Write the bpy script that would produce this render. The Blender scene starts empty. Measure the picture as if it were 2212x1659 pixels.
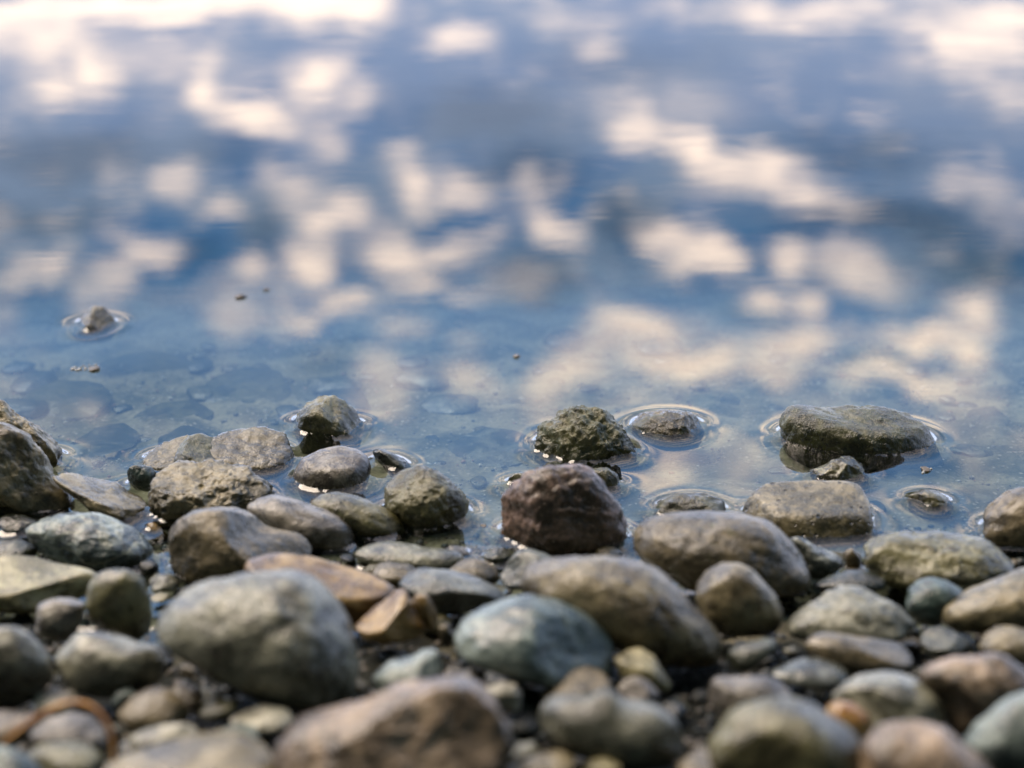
import bpy, bmesh, math, random
import numpy as np
from mathutils import Vector
from mathutils.bvhtree import BVHTree
R = math.radians
scn = bpy.context.scene
COL = scn.collection
rng = np.random.default_rng(7)

# ------------------------------------------------------------------ camera frame
PITCH = R(22.0); CAMH = 0.5; F = 3618.0; CX, CY = 1106.0, 829.5
cF = np.array([0, math.cos(PITCH), -math.sin(PITCH)])
cU = np.array([0, math.sin(PITCH), math.cos(PITCH)])
cR = np.array([1.0, 0, 0]); C0 = np.array([0, 0, CAMH])
def ray(px, py): return cF + cR*((px-CX)/F) + cU*((CY-py)/F)
def hit(px, py, z=0.0):
    d = ray(px, py); return C0 + d*((z-CAMH)/d[2])
def row_of(P):
    q = P-C0; w = q@cF
    return CY - F*(q@cU)/w

# ------------------------------------------------------------------ noise
def vnoise(p, seed=0):
    i = np.floor(p).astype(np.int64); f = p-i; f = f*f*f*(f*(f*6-15)+10)
    def h(a, b, c):
        n = (a*73856093) ^ (b*19349663) ^ (c*83492791) ^ (seed*2654435761 & 0xffffffff)
        n = (n ^ (n >> 13))*1274126177 & 0xffffffff
        n = (n ^ (n >> 16))*2246822519 & 0xffffffff
        return ((n ^ (n >> 15)) & 0xffff)/32767.5-1
    x, y, z = i[:, 0], i[:, 1], i[:, 2]; u, v, w = f[:, 0], f[:, 1], f[:, 2]
    def lx(b, c): return h(x, b, c)*(1-u)+h(x+1, b, c)*u
    return (lx(y, z)*(1-v)+lx(y+1, z)*v)*(1-w)+(lx(y, z+1)*(1-v)+lx(y+1, z+1)*v)*w
def fbm(p, seed=0, o=3, g=0.5):
    s = 0; a = 1.0
    for k in range(o):
        s = s+a*vnoise(p*(2.03**k)+k*17.3, seed+k); a *= g
    return s

# ------------------------------------------------------------------ ground
YS = 0.965
H0 = 0.0041; LAM = 0.0066      # meniscus height and reach
def ground_z(x, y):
    x = np.asarray(x, float); y = np.asarray(y, float)
    s = YS+0.012*np.sin(x*9+1)+0.02*x
    d = s-y
    z = np.where(d > 0, d*0.14, d*0.085)
    z = np.where(d < -1.2, -0.102+(d+1.2)*0.05, z)
    z = np.clip(z, -1.5, 0.9)
    return z - 0.004
def bed_z(x, y):
    'the gravel surface itself: it lies lower than the feet of the piled stones'
    d = YS+0.012*np.sin(np.asarray(x)*9+1)+0.02*np.asarray(x)-np.asarray(y)
    t = np.clip((d-0.015)/0.07, 0, 1)
    return ground_z(x, y)-0.013*t*t*(3-2*t)

# ------------------------------------------------------------------ materials
def nt_mat(name):
    m = bpy.data.materials.new(name); m.use_nodes = True
    nt = m.node_tree; nt.nodes.clear(); return m, nt
class N:
    def __init__(s, nt): s.nt = nt
    def __call__(s, t, ins=None, **kw):
        n = s.nt.nodes.new(t)
        for k, v in kw.items(): setattr(n, k, v)
        for k, v in (ins or {}).items():
            if isinstance(v, bpy.types.NodeSocket): s.nt.links.new(v, n.inputs[k])
            else: n.inputs[k].default_value = v
        return n
    def math(s, op, a, b=0.0, clamp=False):
        n = s.nt.nodes.new('ShaderNodeMath'); n.operation = op; n.use_clamp = clamp
        for i, v in enumerate((a, b)):
            if isinstance(v, bpy.types.NodeSocket): s.nt.links.new(v, n.inputs[i])
            else: n.inputs[i].default_value = v
        return n.outputs[0]
    def mix(s, f, a, b, mode='MIX'):
        n = s.nt.nodes.new('ShaderNodeMix'); n.data_type = 'RGBA'; n.blend_type = mode
        for i, v in ((0, f), (6, a), (7, b)):
            if isinstance(v, bpy.types.NodeSocket): s.nt.links.new(v, n.inputs[i])
            else: n.inputs[i].default_value = v if i == 0 else (*v, 1)
        return n.outputs[2]
    def rng(s, v, a, b, c=0.0, d=1.0, smooth=True):
        n = s.nt.nodes.new('ShaderNodeMapRange'); n.clamp = True
        n.interpolation_type = 'SMOOTHSTEP' if smooth else 'LINEAR'
        s.nt.links.new(v, n.inputs[0])
        for i, q in enumerate((a, b, c, d)): n.inputs[i+1].default_value = q
        return n.outputs[0]

def stone_mat(name, c1, c2, c3=None, moss=0.0, wet=0.0, spk=0.25, vein=0.0, bump=1.0, pits=0.0, sc=1.0, seed=0.0, damp=0.48, mosscol=(0.10, 0.105, 0.03)):
    """mottled mineral: c1 body, c2 clouds, c3 flecks; algae film; wet = water-darkened and glossy"""
    m, nt = nt_mat(name); n = N(nt)
    tc = n('ShaderNodeTexCoord')
    mp = n('ShaderNodeMapping', {'Vector': tc.outputs['Object'], 'Location': (seed*3.1, seed*1.7, seed*0.9)})
    v = mp.outputs[0]
    big = n('ShaderNodeTexNoise', {'Vector': v, 'Scale': 26*sc, 'Detail': 4.0, 'Roughness': 0.62, 'Distortion': 0.6}).outputs[0]
    mid = n('ShaderNodeTexNoise', {'Vector': v, 'Scale': 120*sc, 'Detail': 5.0, 'Roughness': 0.68, 'Distortion': 0.3}).outputs[0]
    fine = n('ShaderNodeTexNoise', {'Vector': v, 'Scale': 620, 'Detail': 4.0, 'Roughness': 0.7}).outputs[0]
    col = n.mix(n.rng(big, 0.41, 0.60), c1, c2)
    dk = tuple(0.42*k for k in c1)
    col = n.mix(n.rng(mid, 0.5, 0.68, 0, 0.75), col, dk)
    lt = tuple(min(0.8, 1.55*k+0.02) for k in c2)
    col = n.mix(n.rng(mid, 0.47, 0.3, 0, 0.6), col, lt)
    if c3 is None: c3 = tuple(min(0.75, 0.25+1.3*k) for k in c2)
    vo = n('ShaderNodeTexVoronoi', {'Vector': v, 'Scale': 330.0, 'Randomness': 1.0})
    sk = n.math('MULTIPLY', n.rng(vo.outputs['Distance'], 0.32, 0.18), n.rng(fine, 0.45, 0.6))
    col = n.mix(n.math('MULTIPLY', sk, spk), col, c3)
    sk2 = n.rng(fine, 0.56, 0.72, 0, 0.5)
    col = n.mix(sk2, col, tuple(0.3*k for k in c1))
    if vein > 0:
        wv = n('ShaderNodeTexWave', {'Vector': v, 'Scale': 22.0*sc, 'Distortion': 9.0, 'Detail': 3.0, 'Detail Scale': 1.4}, wave_type='BANDS', bands_direction='Z')
        col = n.mix(n.rng(wv.outputs['Fac'], 0.86, 0.97, 0, vein), col, tuple(min(0.75, 0.2+1.5*k) for k in c2))
        col = n.mix(n.rng(wv.outputs['Fac'], 0.22, 0.05, 0, vein*0.6), col, tuple(0.5*k for k in c1))
    if moss > 0:
        mn = n('ShaderNodeTexNoise', {'Vector': v, 'Scale': 48*sc, 'Detail': 7.0, 'Roughness': 0.7, 'Distortion': 0.8}).outputs[0]
        col = n.mix(n.rng(mn, 0.72-0.42*moss, 0.86-0.42*moss, 0, 0.9), col, mosscol)
        col = n.mix(n.rng(fine, 0.38, 0.28, 0, 0.5*moss), col, (0.25, 0.24, 0.10))
    # waterline stain: darker, slick band where the lake has soaked the stone
    geo = n('ShaderNodeNewGeometry')
    sx = n('ShaderNodeSeparateXYZ', {0: geo.outputs['Position']})
    edge = n.math('ADD', sx.outputs['Z'], n.math('MULTIPLY', n.math('SUBTRACT', big, 0.5), 0.016))
    soak = n.rng(edge, 0.022, 0.008)
    wetf = n.math('MAXIMUM', soak, max(wet, damp))
    col = n.mix(wetf, col, n.mix(1.0, col, (0.46, 0.46, 0.42), 'MULTIPLY'))
    ro = n.rng(n.math('ADD', wetf, n.math('MULTIPLY', n.math('SUBTRACT', mid, 0.5), 0.5)), 0.0, 1.0, 0.46, 0.10, False)
    h = n.math('ADD', n.math('MULTIPLY', mid, 0.6), n.math('MULTIPLY', fine, 0.22))
    h = n.math('ADD', h, n.math('MULTIPLY', big, 0.8))
    if moss > 0.35:
        st = n('ShaderNodeMapping', {'Vector': v, 'Scale': (2.2, 2.2, 0.7)})
        f2 = n('ShaderNodeTexNoise', {'Vector': st.outputs[0], 'Scale': 260.0, 'Detail': 4.0, 'Distortion': 1.2}).outputs[0]
        h = n.math('ADD', h, n.math('MULTIPLY', f2, 0.9*moss))
    if pits > 0:
        pv = n('ShaderNodeTexVoronoi', {'Vector': v, 'Scale': 150.0})
        pg = n('ShaderNodeTexNoise', {'Vector': v, 'Scale': 34.0}).outputs[0]
        pt = n.math('MULTIPLY', n.rng(pv.outputs['Distance'], 0.22, 0.10), n.rng(pg, 0.47, 0.55))
        h = n.math('SUBTRACT', h, n.math('MULTIPLY', pt, 2.2*pits))
        col = n.mix(n.math('MULTIPLY', pt, 0.85), col, tuple(0.15*k for k in c1))
    bp = n('ShaderNodeBump', {'Height': h, 'Strength': min(1.0, 0.85*bump), 'Distance': 0.0022})
    col = n.mix(1.0, col, (0.78, 0.78, 0.64), 'MULTIPLY')
    bs = n('ShaderNodeBsdfPrincipled', {'Base Color': col, 'Roughness': ro, 'Normal': bp.outputs[0]})
    bs.inputs['Specular IOR Level'].default_value = 0.65
    o = n('ShaderNodeOutputMaterial', {'Surface': bs.outputs[0]})
    return m

PAL = {  # body, clouds
 'olive':  ((0.13, 0.12, 0.060), (0.24, 0.22, 0.13)),
 'tan':    ((0.20, 0.165, 0.100), (0.36, 0.30, 0.21)),
 'brown':  ((0.145, 0.115, 0.070), (0.27, 0.215, 0.15)),
 'grey':   ((0.16, 0.16, 0.135), (0.34, 0.335, 0.31)),
 'blue':   ((0.13, 0.19, 0.24), (0.32, 0.38, 0.42)),
 'slate':  ((0.085, 0.10, 0.105), (0.20, 0.215, 0.235)),
 'teal':   ((0.040, 0.070, 0.075), (0.10, 0.15, 0.16)),
 'lilac':  ((0.18, 0.155, 0.145), (0.34, 0.305, 0.31)),
 'red':    ((0.17, 0.105, 0.085), (0.30, 0.20, 0.185)),
 'pink':   ((0.22, 0.16, 0.12), (0.52, 0.38, 0.31)),
 'ochre':  ((0.40, 0.23, 0.080), (0.50, 0.33, 0.15)),
 'yellow': ((0.30, 0.27, 0.14), (0.47, 0.42, 0.28)),
 'pale':   ((0.45, 0.43, 0.41), (0.65, 0.62, 0.60)),
 'mossy':  ((0.085, 0.085, 0.035), (0.16, 0.15, 0.075)),
 'dark':   ((0.045, 0.055, 0.045), (0.09, 0.10, 0.085)),
 'orange': ((0.75, 0.38, 0.13), (0.75, 0.48, 0.22)),
}

# ------------------------------------------------------------------ stone meshes
_ico = {}
def ico(s):
    if s not in _ico:
        bm = bmesh.new(); bmesh.ops.create_icosphere(bm, subdivisions=s, radius=1.0)
        bm.verts.ensure_lookup_table()
        v = np.array([p.co[:] for p in bm.verts]); f = np.array([[q.index for q in p.verts] for p in bm.faces])
        bm.free(); _ico[s] = (v/np.linalg.norm(v, axis=1)[:, None], f)
    return _ico[s]

NB = 120
PHI = np.arange(NB)*2*math.pi/NB
def csmooth(a, k):
    for _ in range(k): a = 0.25*np.roll(a, 1)+0.5*a+0.25*np.roll(a, -1)
    return a
def poly_radius(pts, c):
    P = np.array(pts, float)-c; P[:, 1] *= -1
    Q = np.roll(P, -1, axis=0); out = np.zeros(NB)
    for i, a in enumerate(PHI):
        d = np.array([math.cos(a), math.sin(a)])
        e = Q-P; den = d[0]*e[:, 1]-d[1]*e[:, 0]
        den = np.where(abs(den) < 1e-9, 1e-9, den)
        t = (P[:, 0]*e[:, 1]-P[:, 1]*e[:, 0])/den
        s = (P[:, 0]*d[1]-P[:, 1]*d[0])/den
        ok = (s >= -1e-6) & (s <= 1+1e-6) & (t > 0)
        out[i] = t[ok].max() if ok.any() else 1.0
    return csmooth(out, 3)
def moment(Rr):
    n = np.stack([np.cos(PHI), np.sin(PHI)], 1)
    return np.einsum('i,ij,ik->jk', Rr**4, n, n)/np.sum(Rr**2)
def msqrt(S, p=0.5):
    w, v = np.linalg.eigh(S); return (v*w**p)@v.T
def centroid(pts):
    P = np.array(pts, float); Q = np.roll(P, -1, axis=0)
    cr = P[:, 0]*Q[:, 1]-Q[:, 0]*P[:, 1]; A = cr.sum()/2
    return ((P+Q)*cr[:, None]).sum(0)/(6*A)

def smax0(d, k): return 0.5*(d+np.sqrt(d*d+k*k))
def shape_unit(sub, seed, ang=0, rough=0.06, planes=(), k=0.05):
    v, f = ico(sub); p = v.copy(); r = np.random.default_rng(seed)
    for (nx, ny, nz, c) in planes:
        q = np.array([nx, ny, nz], float); q /= np.linalg.norm(q)
        p = p-smax0(p@q-c, k)[:, None]*q
    for _ in range(ang):
        q = r.normal(size=3); q /= np.linalg.norm(q)
        c = r.uniform(0.62, 0.86)
        p = p-smax0(p@q-c, k)[:, None]*q
    p = p*(1+rough*fbm(v*1.3+seed*3.7, seed, 3))[:, None]
    return p, f

def make_obj(name, verts, faces, mat, origin=None, smooth=True):
    me = bpy.data.meshes.new(name)
    o = np.zeros(3) if origin is None else np.asarray(origin, float)
    vv = np.asarray(verts, np.float32)-o.astype(np.float32)
    faces = np.asarray(faces); nf, k = faces.shape
    me.vertices.add(len(vv)); me.vertices.foreach_set('co', vv.ravel())
    me.loops.add(nf*k); me.loops.foreach_set('vertex_index', faces.ravel().astype(np.int32))
    me.polygons.add(nf); me.polygons.foreach_set('loop_start', np.arange(0, nf*k, k, dtype=np.int32))
    me.polygons.foreach_set('loop_total', np.full(nf, k, dtype=np.int32))
    me.update(calc_edges=True); me.validate()
    if smooth: me.polygons.foreach_set('use_smooth', np.ones(nf, bool))
    ob = bpy.data.objects.new(name, me); ob.location = o
    me.materials.append(mat); COL.objects.link(ob)
    return ob
def tag(o, label=None, cat=None, group=None, kind=None):
    if label: o['label'] = label
    if cat: o['category'] = cat
    if group: o['group'] = group
    if kind: o['kind'] = kind
    return o

SOLIDS = []      # (object, world verts, faces) for the meniscus and visibility tests
def stone(label, pts, mat, name='stone', cat='stone', water=None, bed=False, sub=5, seed=0, ang=3, rough=0.05, planes=(), k=0.05,
          kd=0.8, embed=0.8, lift=0.0, det=1.0, group=None, flat=None, ext=1.55):
    P2 = np.array(pts, float)
    if water is not None:
        ym = P2[:, 1].mean()
        P2[:, 1] = np.where(P2[:, 1] > ym, ym+(P2[:, 1]-ym)*ext, P2[:, 1])
    c = centroid(P2)
    Rt = poly_radius(P2, c)
    W = (P2[:, 0].max()-P2[:, 0].min())/2; H = (P2[:, 1].max()-P2[:, 1].min())/2
    d0 = ray(*c); dep = math.asin(-d0[2]/np.linalg.norm(d0)); sa, ca = math.sin(dep), math.cos(dep)
    a = W; cc = kd*a
    cc = min(cc, 0.85*H/sa)
    if flat: cc = 0.97*H/sa
    b = math.sqrt(max(H*H-(cc*sa)**2, (0.35*H)**2))/ca
    if flat: b = flat*H
    p, f = shape_unit(sub, seed, ang, rough, planes, k)
    p = p*np.array([a, cc, b])
    X, Y, Wd = p@cR, p@cU, p@cF
    ph = np.arctan2(Y, X); rho = np.hypot(X, Y)
    def rmax(X, Y):
        ph = np.arctan2(Y, X); rho = np.hypot(X, Y)
        bi = np.round(ph/(2*math.pi)*NB).astype(int) % NB
        m = np.zeros(NB); np.maximum.at(m, bi, rho); return csmooth(m, 2)
    Rb = rmax(X, Y)
    A = msqrt(moment(Rt))@np.linalg.inv(msqrt(moment(Rb)))
    XY = np.stack([X, Y], 1)@A.T; X, Y = XY[:, 0], XY[:, 1]
    Rb = rmax(X, Y); rat = Rt/Rb; mean = rat.mean()
    ph = (np.arctan2(Y, X) % (2*math.pi))/(2*math.pi)*NB; rho = np.hypot(X, Y)
    i0 = np.floor(ph).astype(int) % NB; fr = ph-np.floor(ph)
    s = rat[i0]*(1-fr)+rat[(i0+1) % NB]*fr; rb = Rb[i0]*(1-fr)+Rb[(i0+1) % NB]*fr
    q = np.clip(rho/rb, 0, 1); q = q*q*(3-2*q)
    s = mean+(s-mean)*q
    X, Y = X*s, Y*s
    pp = X[:, None]*cR+Y[:, None]*cU+Wd[:, None]*cF      # pixels at unit focal length
    size = (W+H)/2
    # fine relief
    rr = np.linalg.norm(pp, axis=1)[:, None]
    pn = pp/size
    dsp = 0.030*det*fbm(pn*4.5+seed, seed+5, 4, 0.55)-0.02*det*np.abs(fbm(pn*7+seed*2, seed+9, 3))
    pp = pp+pp/rr*(dsp*size)[:, None]
    def place(t): return C0+d0*t+pp*(t/F)
    if water is not None:
        strip = np.abs(pp[:, 0]) < 0.35*W
        lo, hi = 0.5, 2.6
        for _ in range(26):
            t = (lo+hi)/2; V = place(t)[strip]; up = V[:, 2] > 0.6*H0
            y = row_of(V[up]).max() if up.any() else -1
            if y > water: lo = t
            else: hi = t
        t = (lo+hi)/2
    else:
        vext = -pp[:, 2].min()
        t = 1.0
        for _ in range(12):
            pt = C0+d0*t
            zc = float(ground_z(pt[0], pt[1]))+embed*vext*t/F+lift
            t = (zc-CAMH)/d0[2]
    V = place(t)
    o = make_obj(name, V, f, mat, C0+d0*t)
    tag(o, label, cat, group)
    SOLIDS.append((o, V, f))
    return o

mc = 0
def M(pal, shade=1.0, **kw):
    global mc; mc += 1
    c1, c2 = PAL[pal]
    kw.setdefault('sc', 1.0); kw['sc'] *= 1.25
    c1 = tuple(0.56*x*shade for x in c1); c2 = tuple(1.06*x*shade for x in c2)
    r = random.Random(mc*7+1)
    j = r.uniform(0.9, 1.1); c1 = tuple(x*j*r.uniform(0.96, 1.04) for x in c1); c2 = tuple(x*j for x in c2)
    return stone_mat('%s_stone' % pal, c1, c2, seed=float(mc), **kw)

GW = 'stones standing in the shallow water'
GL = 'stones lying on the foreshore'
def W(label, pts, water, mat, **kw):
    kw.setdefault('ext', 2.4)
    return stone(label, pts, mat, water=water, group=GW, **kw)
def L(label, pts, mat, **kw):
    kw['det'] = kw.get('det', 0.8)*0.65
    return stone(label, pts, mat, group=GL, **kw)

# ------------------------------------------------------------------ stones standing in or just under the water
UPF = ((0, -0.2, 1, 0.45),)
W('small mossy stone alone far out in the water at upper left', [(156,706),(170,686),(188,668),(203,658),(222,664),(240,682),(252,703),(235,711),(200,714),(172,712)], 711, M('tan', moss=0.5, wet=0.3), seed=3, ang=1, k=0.08, ext=2.2, det=1.5, planes=((0.6,-0.3,0.75,0.5),(-0.65,-0.2,0.7,0.5)))
W('peaked tan and olive stone with bright ring, left of the middle', [(633,915),(637,893),(655,872),(685,857),(715,853),(740,865),(770,890),(786,908),(782,925),(750,938),(700,943),(655,935)], 941, M('olive', moss=0.45, wet=0.05), seed=5, ang=3, det=1.5, planes=((-0.6,0.1,0.7,0.5),(0.6,-0.1,0.7,0.55)), k=0.15, kd=0.8)
W('shaggy dark green mossy boulder standing in water behind the red stone', [(1156,945),(1171,915),(1221,882),(1251,877),(1306,885),(1341,918),(1370,950),(1378,970),(1331,990),(1281,1001),(1206,994),(1160,962)], 998, M('mossy', moss=0.75, wet=0.15), seed=8, ang=2, det=2.2, sub=6)
W('low reddish brown stone inside a wide bright ring beside the mossy boulder', [(1361,917),(1386,892),(1426,885),(1486,887),(1511,905),(1526,925),(1506,937),(1456,944),(1406,941),(1371,930)], 942, M('brown', moss=0.6, wet=0.2), seed=9, ang=3, det=1.6)
W('long dark mossy log-shaped stone with notched top, alone at right', [(1681,917),(1688,886),(1711,869),(1756,875),(1800,881),(1846,873),(1906,877),(1966,895),(2006,920),(2036,955),(2036,975),(2006,987),(1906,985),(1806,977),(1721,962),(1691,942)], 981, M('mossy', moss=0.6, wet=0.1), seed=11, ang=0, sub=6, det=0.7, rough=0.03, planes=((0,-0.05,1,0.72),), k=0.2, kd=0.5, ext=2.3)
W('small glossy rippled wet stone between long mossy stone and pitted slab', [(1748,1016),(1775,1003),(1808,988),(1838,984),(1858,993),(1875,1013),(1880,1034),(1841,1043),(1791,1038),(1761,1029)], 1041, M('olive', moss=0.3, wet=0.9, vein=0.6), seed=13, ang=3, det=2.0)
W('flat topped pale olive slab with small pits at the water edge', [(1606,1113),(1612,1092),(1637,1056),(1665,1043),(1741,1040),(1842,1039),(1868,1048),(1880,1083),(1883,1129),(1875,1157),(1835,1171),(1775,1172),(1700,1160),(1640,1142),(1610,1128)], 1166, M('tan', moss=0.25, wet=0.45, pits=1.0), seed=14, ang=0, sub=6, det=0.25, rough=0.03, planes=((0,-0.12,1,0.5),(0.1,-1,0.5,0.72),(1,0,0,0.8),(-0.9,-0.3,0.1,0.75),(0,1,0.2,0.75)), k=0.2, kd=0.75, ext=1.3)
W('small low grey stone ringed by ripples right of the pitted slab', [(1961,1071),(1995,1056),(2021,1059),(2048,1073),(2061,1086),(2041,1097),(1995,1099),(1965,1089)], 1096, M('olive', moss=0.3, wet=0.7), seed=15, ang=3)
W('smooth purple brown stone cut by the right edge at the waterline', [(2115,1149),(2122,1120),(2145,1082),(2175,1060),(2215,1050),(2270,1060),(2300,1110),(2290,1170),(2230,1192),(2150,1180)], 1186, M('brown', spk=0.1), seed=17, ang=3, k=0.1, ext=1.15)
W('low wet mossy stone behind the broad brown stone right of centre', [(1405,1106),(1430,1080),(1470,1066),(1520,1064),(1560,1080),(1577,1112),(1540,1125),(1440,1125)], 1124, M('mossy', moss=0.5, wet=0.75), seed=18, ang=2, det=1.5)
W('large rust red angular boulder at the water edge in the centre', [(1082,1069),(1104,1043),(1137,1016),(1171,1003),(1211,999),(1251,1000),(1280,1014),(1306,1043),(1327,1074),(1347,1104),(1356,1129),(1354,1159),(1334,1179),(1300,1194),(1240,1204),(1190,1206),(1130,1200),(1090,1190),(1080,1160),(1081,1110)], 1200, M('red', moss=0.2, spk=0.6, bump=1.1), seed=20, ang=2, sub=6, planes=((-0.75,-0.45,-0.15,0.7),(0.3,-0.9,0.25,0.82)), k=0.16, kd=0.7, ext=1.1, det=1.1)
W('dark stone sliver just behind the right shoulder of the red boulder', [(1272,1012),(1310,1008),(1335,1025),(1342,1046),(1310,1055),(1280,1045)], 1052, M('mossy', moss=0.4, wet=0.8), seed=21)
W('tiny dark stone tip just behind the left shoulder of the red boulder', [(1098,1032),(1115,1022),(1140,1020),(1148,1042),(1120,1050),(1100,1042)], 1047, M('olive', wet=0.8), seed=22, sub=4)
W('rounded dark olive stone in the water left of the red boulder', [(829,1056),(847,1033),(871,1013),(897,1004),(924,1008),(951,1019),(981,1043),(1001,1063),(1014,1083),(1004,1113),(991,1131),(954,1145),(904,1139),(871,1119),(834,1093)], 1141, M('olive', moss=0.45, spk=0.15), seed=24, ang=3, sub=6, kd=0.85, ext=1.5, k=0.09)
W('smooth lilac grey stone wet at its rim, left of centre', [(631,1018),(651,990),(696,969),(731,963),(766,968),(796,987),(803,1012),(785,1043),(750,1060),(700,1064),(650,1045)], 1060, M('lilac', wet=0.7, spk=0.2), seed=25, ang=0, det=0.4, rough=0.02, planes=((0.1,-0.1,1,0.7),), k=0.2, ext=1.9)
W('low wet dark wedge of stone between lilac stone and rounded olive stone', [(800,974),(817,966),(844,976),(880,993),(899,1006),(870,1018),(844,1008),(815,993)], 1015, M('dark', moss=0.3, wet=0.8), seed=26, ang=4)
W('olive mossy pointed stone behind the rough brown stone at left', [(380,1006),(385,968),(398,946),(427,936),(457,944),(480,963),(513,979),(536,996),(550,1016),(490,1032),(400,1028)], 1026, M('mossy', moss=0.6), seed=28, ang=3, planes=((0.6,-0.2,0.75,0.45),), ext=1.2)
W('broad low wet stone with glossy pale top beside the mossy pointed stone', [(440,965),(465,938),(510,926),(565,922),(610,936),(634,972),(632,993),(607,1010),(573,1021),(540,1022),(470,1012)], 1019, M('tan', moss=0.35, wet=1.0), seed=29, ang=2, det=1.3, planes=((0.1,-0.2,1,0.42),), k=0.15, ext=1.9)
W('low wet stone rim just left of the mossy pointed stone', [(300,1003),(318,978),(350,955),(400,940),(440,960),(430,1005),(370,1018),(320,1016)], 1012, M('tan', moss=0.4, wet=1.0), seed=30, ang=2, ext=1.9, det=1.3, planes=((0,-0.2,1,0.42),))
W('small dark teal rounded stone beside the rough brown stone at left', [(275,1021),(283,1007),(303,1003),(327,1008),(338,1021),(334,1043),(320,1060),(293,1056),(277,1041)], 1055, M('teal', wet=0.35), seed=31, ang=1, ext=1.1)
W('pitted rough brown stone at the water edge, upper left cluster', [(328,1049),(333,1029),(353,1006),(383,996),(433,994),(483,998),(533,1009),(552,1023),(593,1059),(570,1080),(533,1110),(450,1132),(370,1136),(334,1125),(327,1083)], 1125, M('tan', moss=0.15, spk=0.1, bump=1.4), seed=33, ang=2, sub=6, det=2.3, planes=((0,-0.2,1,0.6),), kd=0.7, ext=1.05)
W('long angular wet slab lying diagonally at left by the water', [(118,1028),(133,1015),(167,1026),(200,1036),(247,1049),(267,1064),(300,1076),(327,1096),(323,1116),(300,1136),(273,1139),(233,1121),(200,1098),(170,1075),(133,1052)], 1128, M('tan', moss=0.3, wet=0.5), seed=35, ang=3, planes=((0,0,1,0.5),), k=0.04, ext=1.05, det=1.2)
W('large olive tan boulder cut by the left edge', [(-70,960),(-40,922),(0,909),(25,916),(67,939),(97,976),(117,1029),(143,1056),(163,1093),(147,1106),(110,1115),(50,1119),(0,1112),(-60,1100)], 1110, M('tan', moss=0.3, spk=0.1), seed=37, ang=3, sub=6, kd=0.7, ext=1.05, k=0.08, planes=((0.5,-0.7,0.4,0.7),))
W('mossy tan stone behind the large boulder at the left edge', [(-60,880),(-20,862),(5,861),(20,868),(37,890),(73,913),(107,946),(135,973),(138,993),(117,1008),(80,1006),(0,970),(-50,950)], 1000, M('tan', moss=0.45, spk=0.1), seed=38, ang=3, sub=6, det=1.4, kd=0.6, ext=1.05)

# ------------------------------------------------------------------ foreshore stones, back to front
L('dark shadowed stone at left edge beneath the large boulder', [(-20,1125),(10,1112),(45,1113),(85,1125),(80,1160),(30,1172),(-10,1165)], M('dark', wet=0.4), seed=40)
L('dark brown stone at left edge under the blue grey stone', [(-40,1190),(0,1165),(40,1163),(80,1185),(75,1215),(20,1230),(-40,1225)], M('dark', wet=0.2), seed=41)
L('dimpled olive stone with wet sheen between brown and rounded stones', [(672,1088),(690,1069),(720,1061),(760,1068),(800,1083),(840,1100),(865,1120),(878,1143),(870,1160),(830,1170),(780,1174),(720,1150),(680,1115)], M('olive', moss=0.3, wet=0.3), seed=43, ang=2, kd=0.6)
L('pale mauve and tan oblong stone leaning right behind the double brown stone', [(527,1098),(548,1080),(575,1068),(600,1067),(650,1083),(700,1100),(737,1117),(759,1132),(771,1156),(771,1180),(750,1198),(700,1203),(640,1190),(570,1140)], M('lilac', spk=0.2), seed=44, ang=1, kd=0.6)
L('brown double humped boulder left of centre', [(365,1155),(373,1126),(400,1106),(450,1098),(500,1099),(540,1113),(567,1138),(590,1147),(633,1151),(660,1164),(677,1194),(667,1215),(600,1240),(480,1256),(395,1262),(368,1225)], M('brown', spk=0.15), seed=45, ang=2, sub=6, kd=0.6, planes=((0.8,-0.2,0.6,0.55),))
L('blue grey veined boulder at left', [(55,1145),(73,1126),(107,1113),(160,1109),(213,1110),(253,1127),(300,1149),(327,1176),(329,1206),(300,1229),(233,1238),(167,1229),(100,1203),(65,1173)], M('blue', vein=0.4, wet=0.1), seed=46, ang=2, sub=6, kd=0.6, det=1.4)
L('tiny rust red stone chip between blue grey and double humped boulders', [(318,1130),(333,1127),(347,1143),(363,1155),(364,1168),(337,1170),(317,1158)], M('ochre'), seed=47, sub=4, ang=3)
L('thin grey speckled long stone below the dimpled olive stone', [(760,1197),(787,1177),(837,1169),(887,1176),(924,1183),(971,1186),(1011,1199),(1006,1215),(954,1231),(887,1230),(821,1223),(771,1213)], M('grey', spk=0.6, vein=0.2), seed=49, ang=2, kd=0.4)
L('small brown stone with dark cap left of the purple grey stone', [(803,1237),(813,1219),(840,1214),(885,1220),(905,1234),(880,1257),(830,1256)], M('brown', wet=0.2), seed=50)
L('small purple pebble beside the thin speckled long stone', [(955,1187),(975,1178),(1000,1183),(1017,1198),(995,1210),(962,1206)], M('lilac', wet=0.5), seed=51, sub=4)
L('small rounded brown stone just left of the slate blue wedge', [(967,1230),(997,1210),(1027,1204),(1054,1213),(1074,1229),(1082,1252),(1060,1266),(1010,1262),(975,1248)], M('brown'), seed=52)
L('slate blue wedge shaped stone below the red boulder', [(1080,1248),(1100,1210),(1122,1189),(1144,1186),(1171,1193),(1206,1209),(1195,1245),(1150,1275),(1095,1272)], M('slate', spk=0.05), seed=53, ang=3, k=0.03, planes=((-0.6,-0.5,0.6,0.5),))
L('dark wet knobbly pebble at the foot of the red boulder', [(1041,1200),(1062,1184),(1091,1182),(1109,1199),(1088,1219),(1057,1217)], M('dark', wet=0.8), seed=54, det=2)
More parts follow.
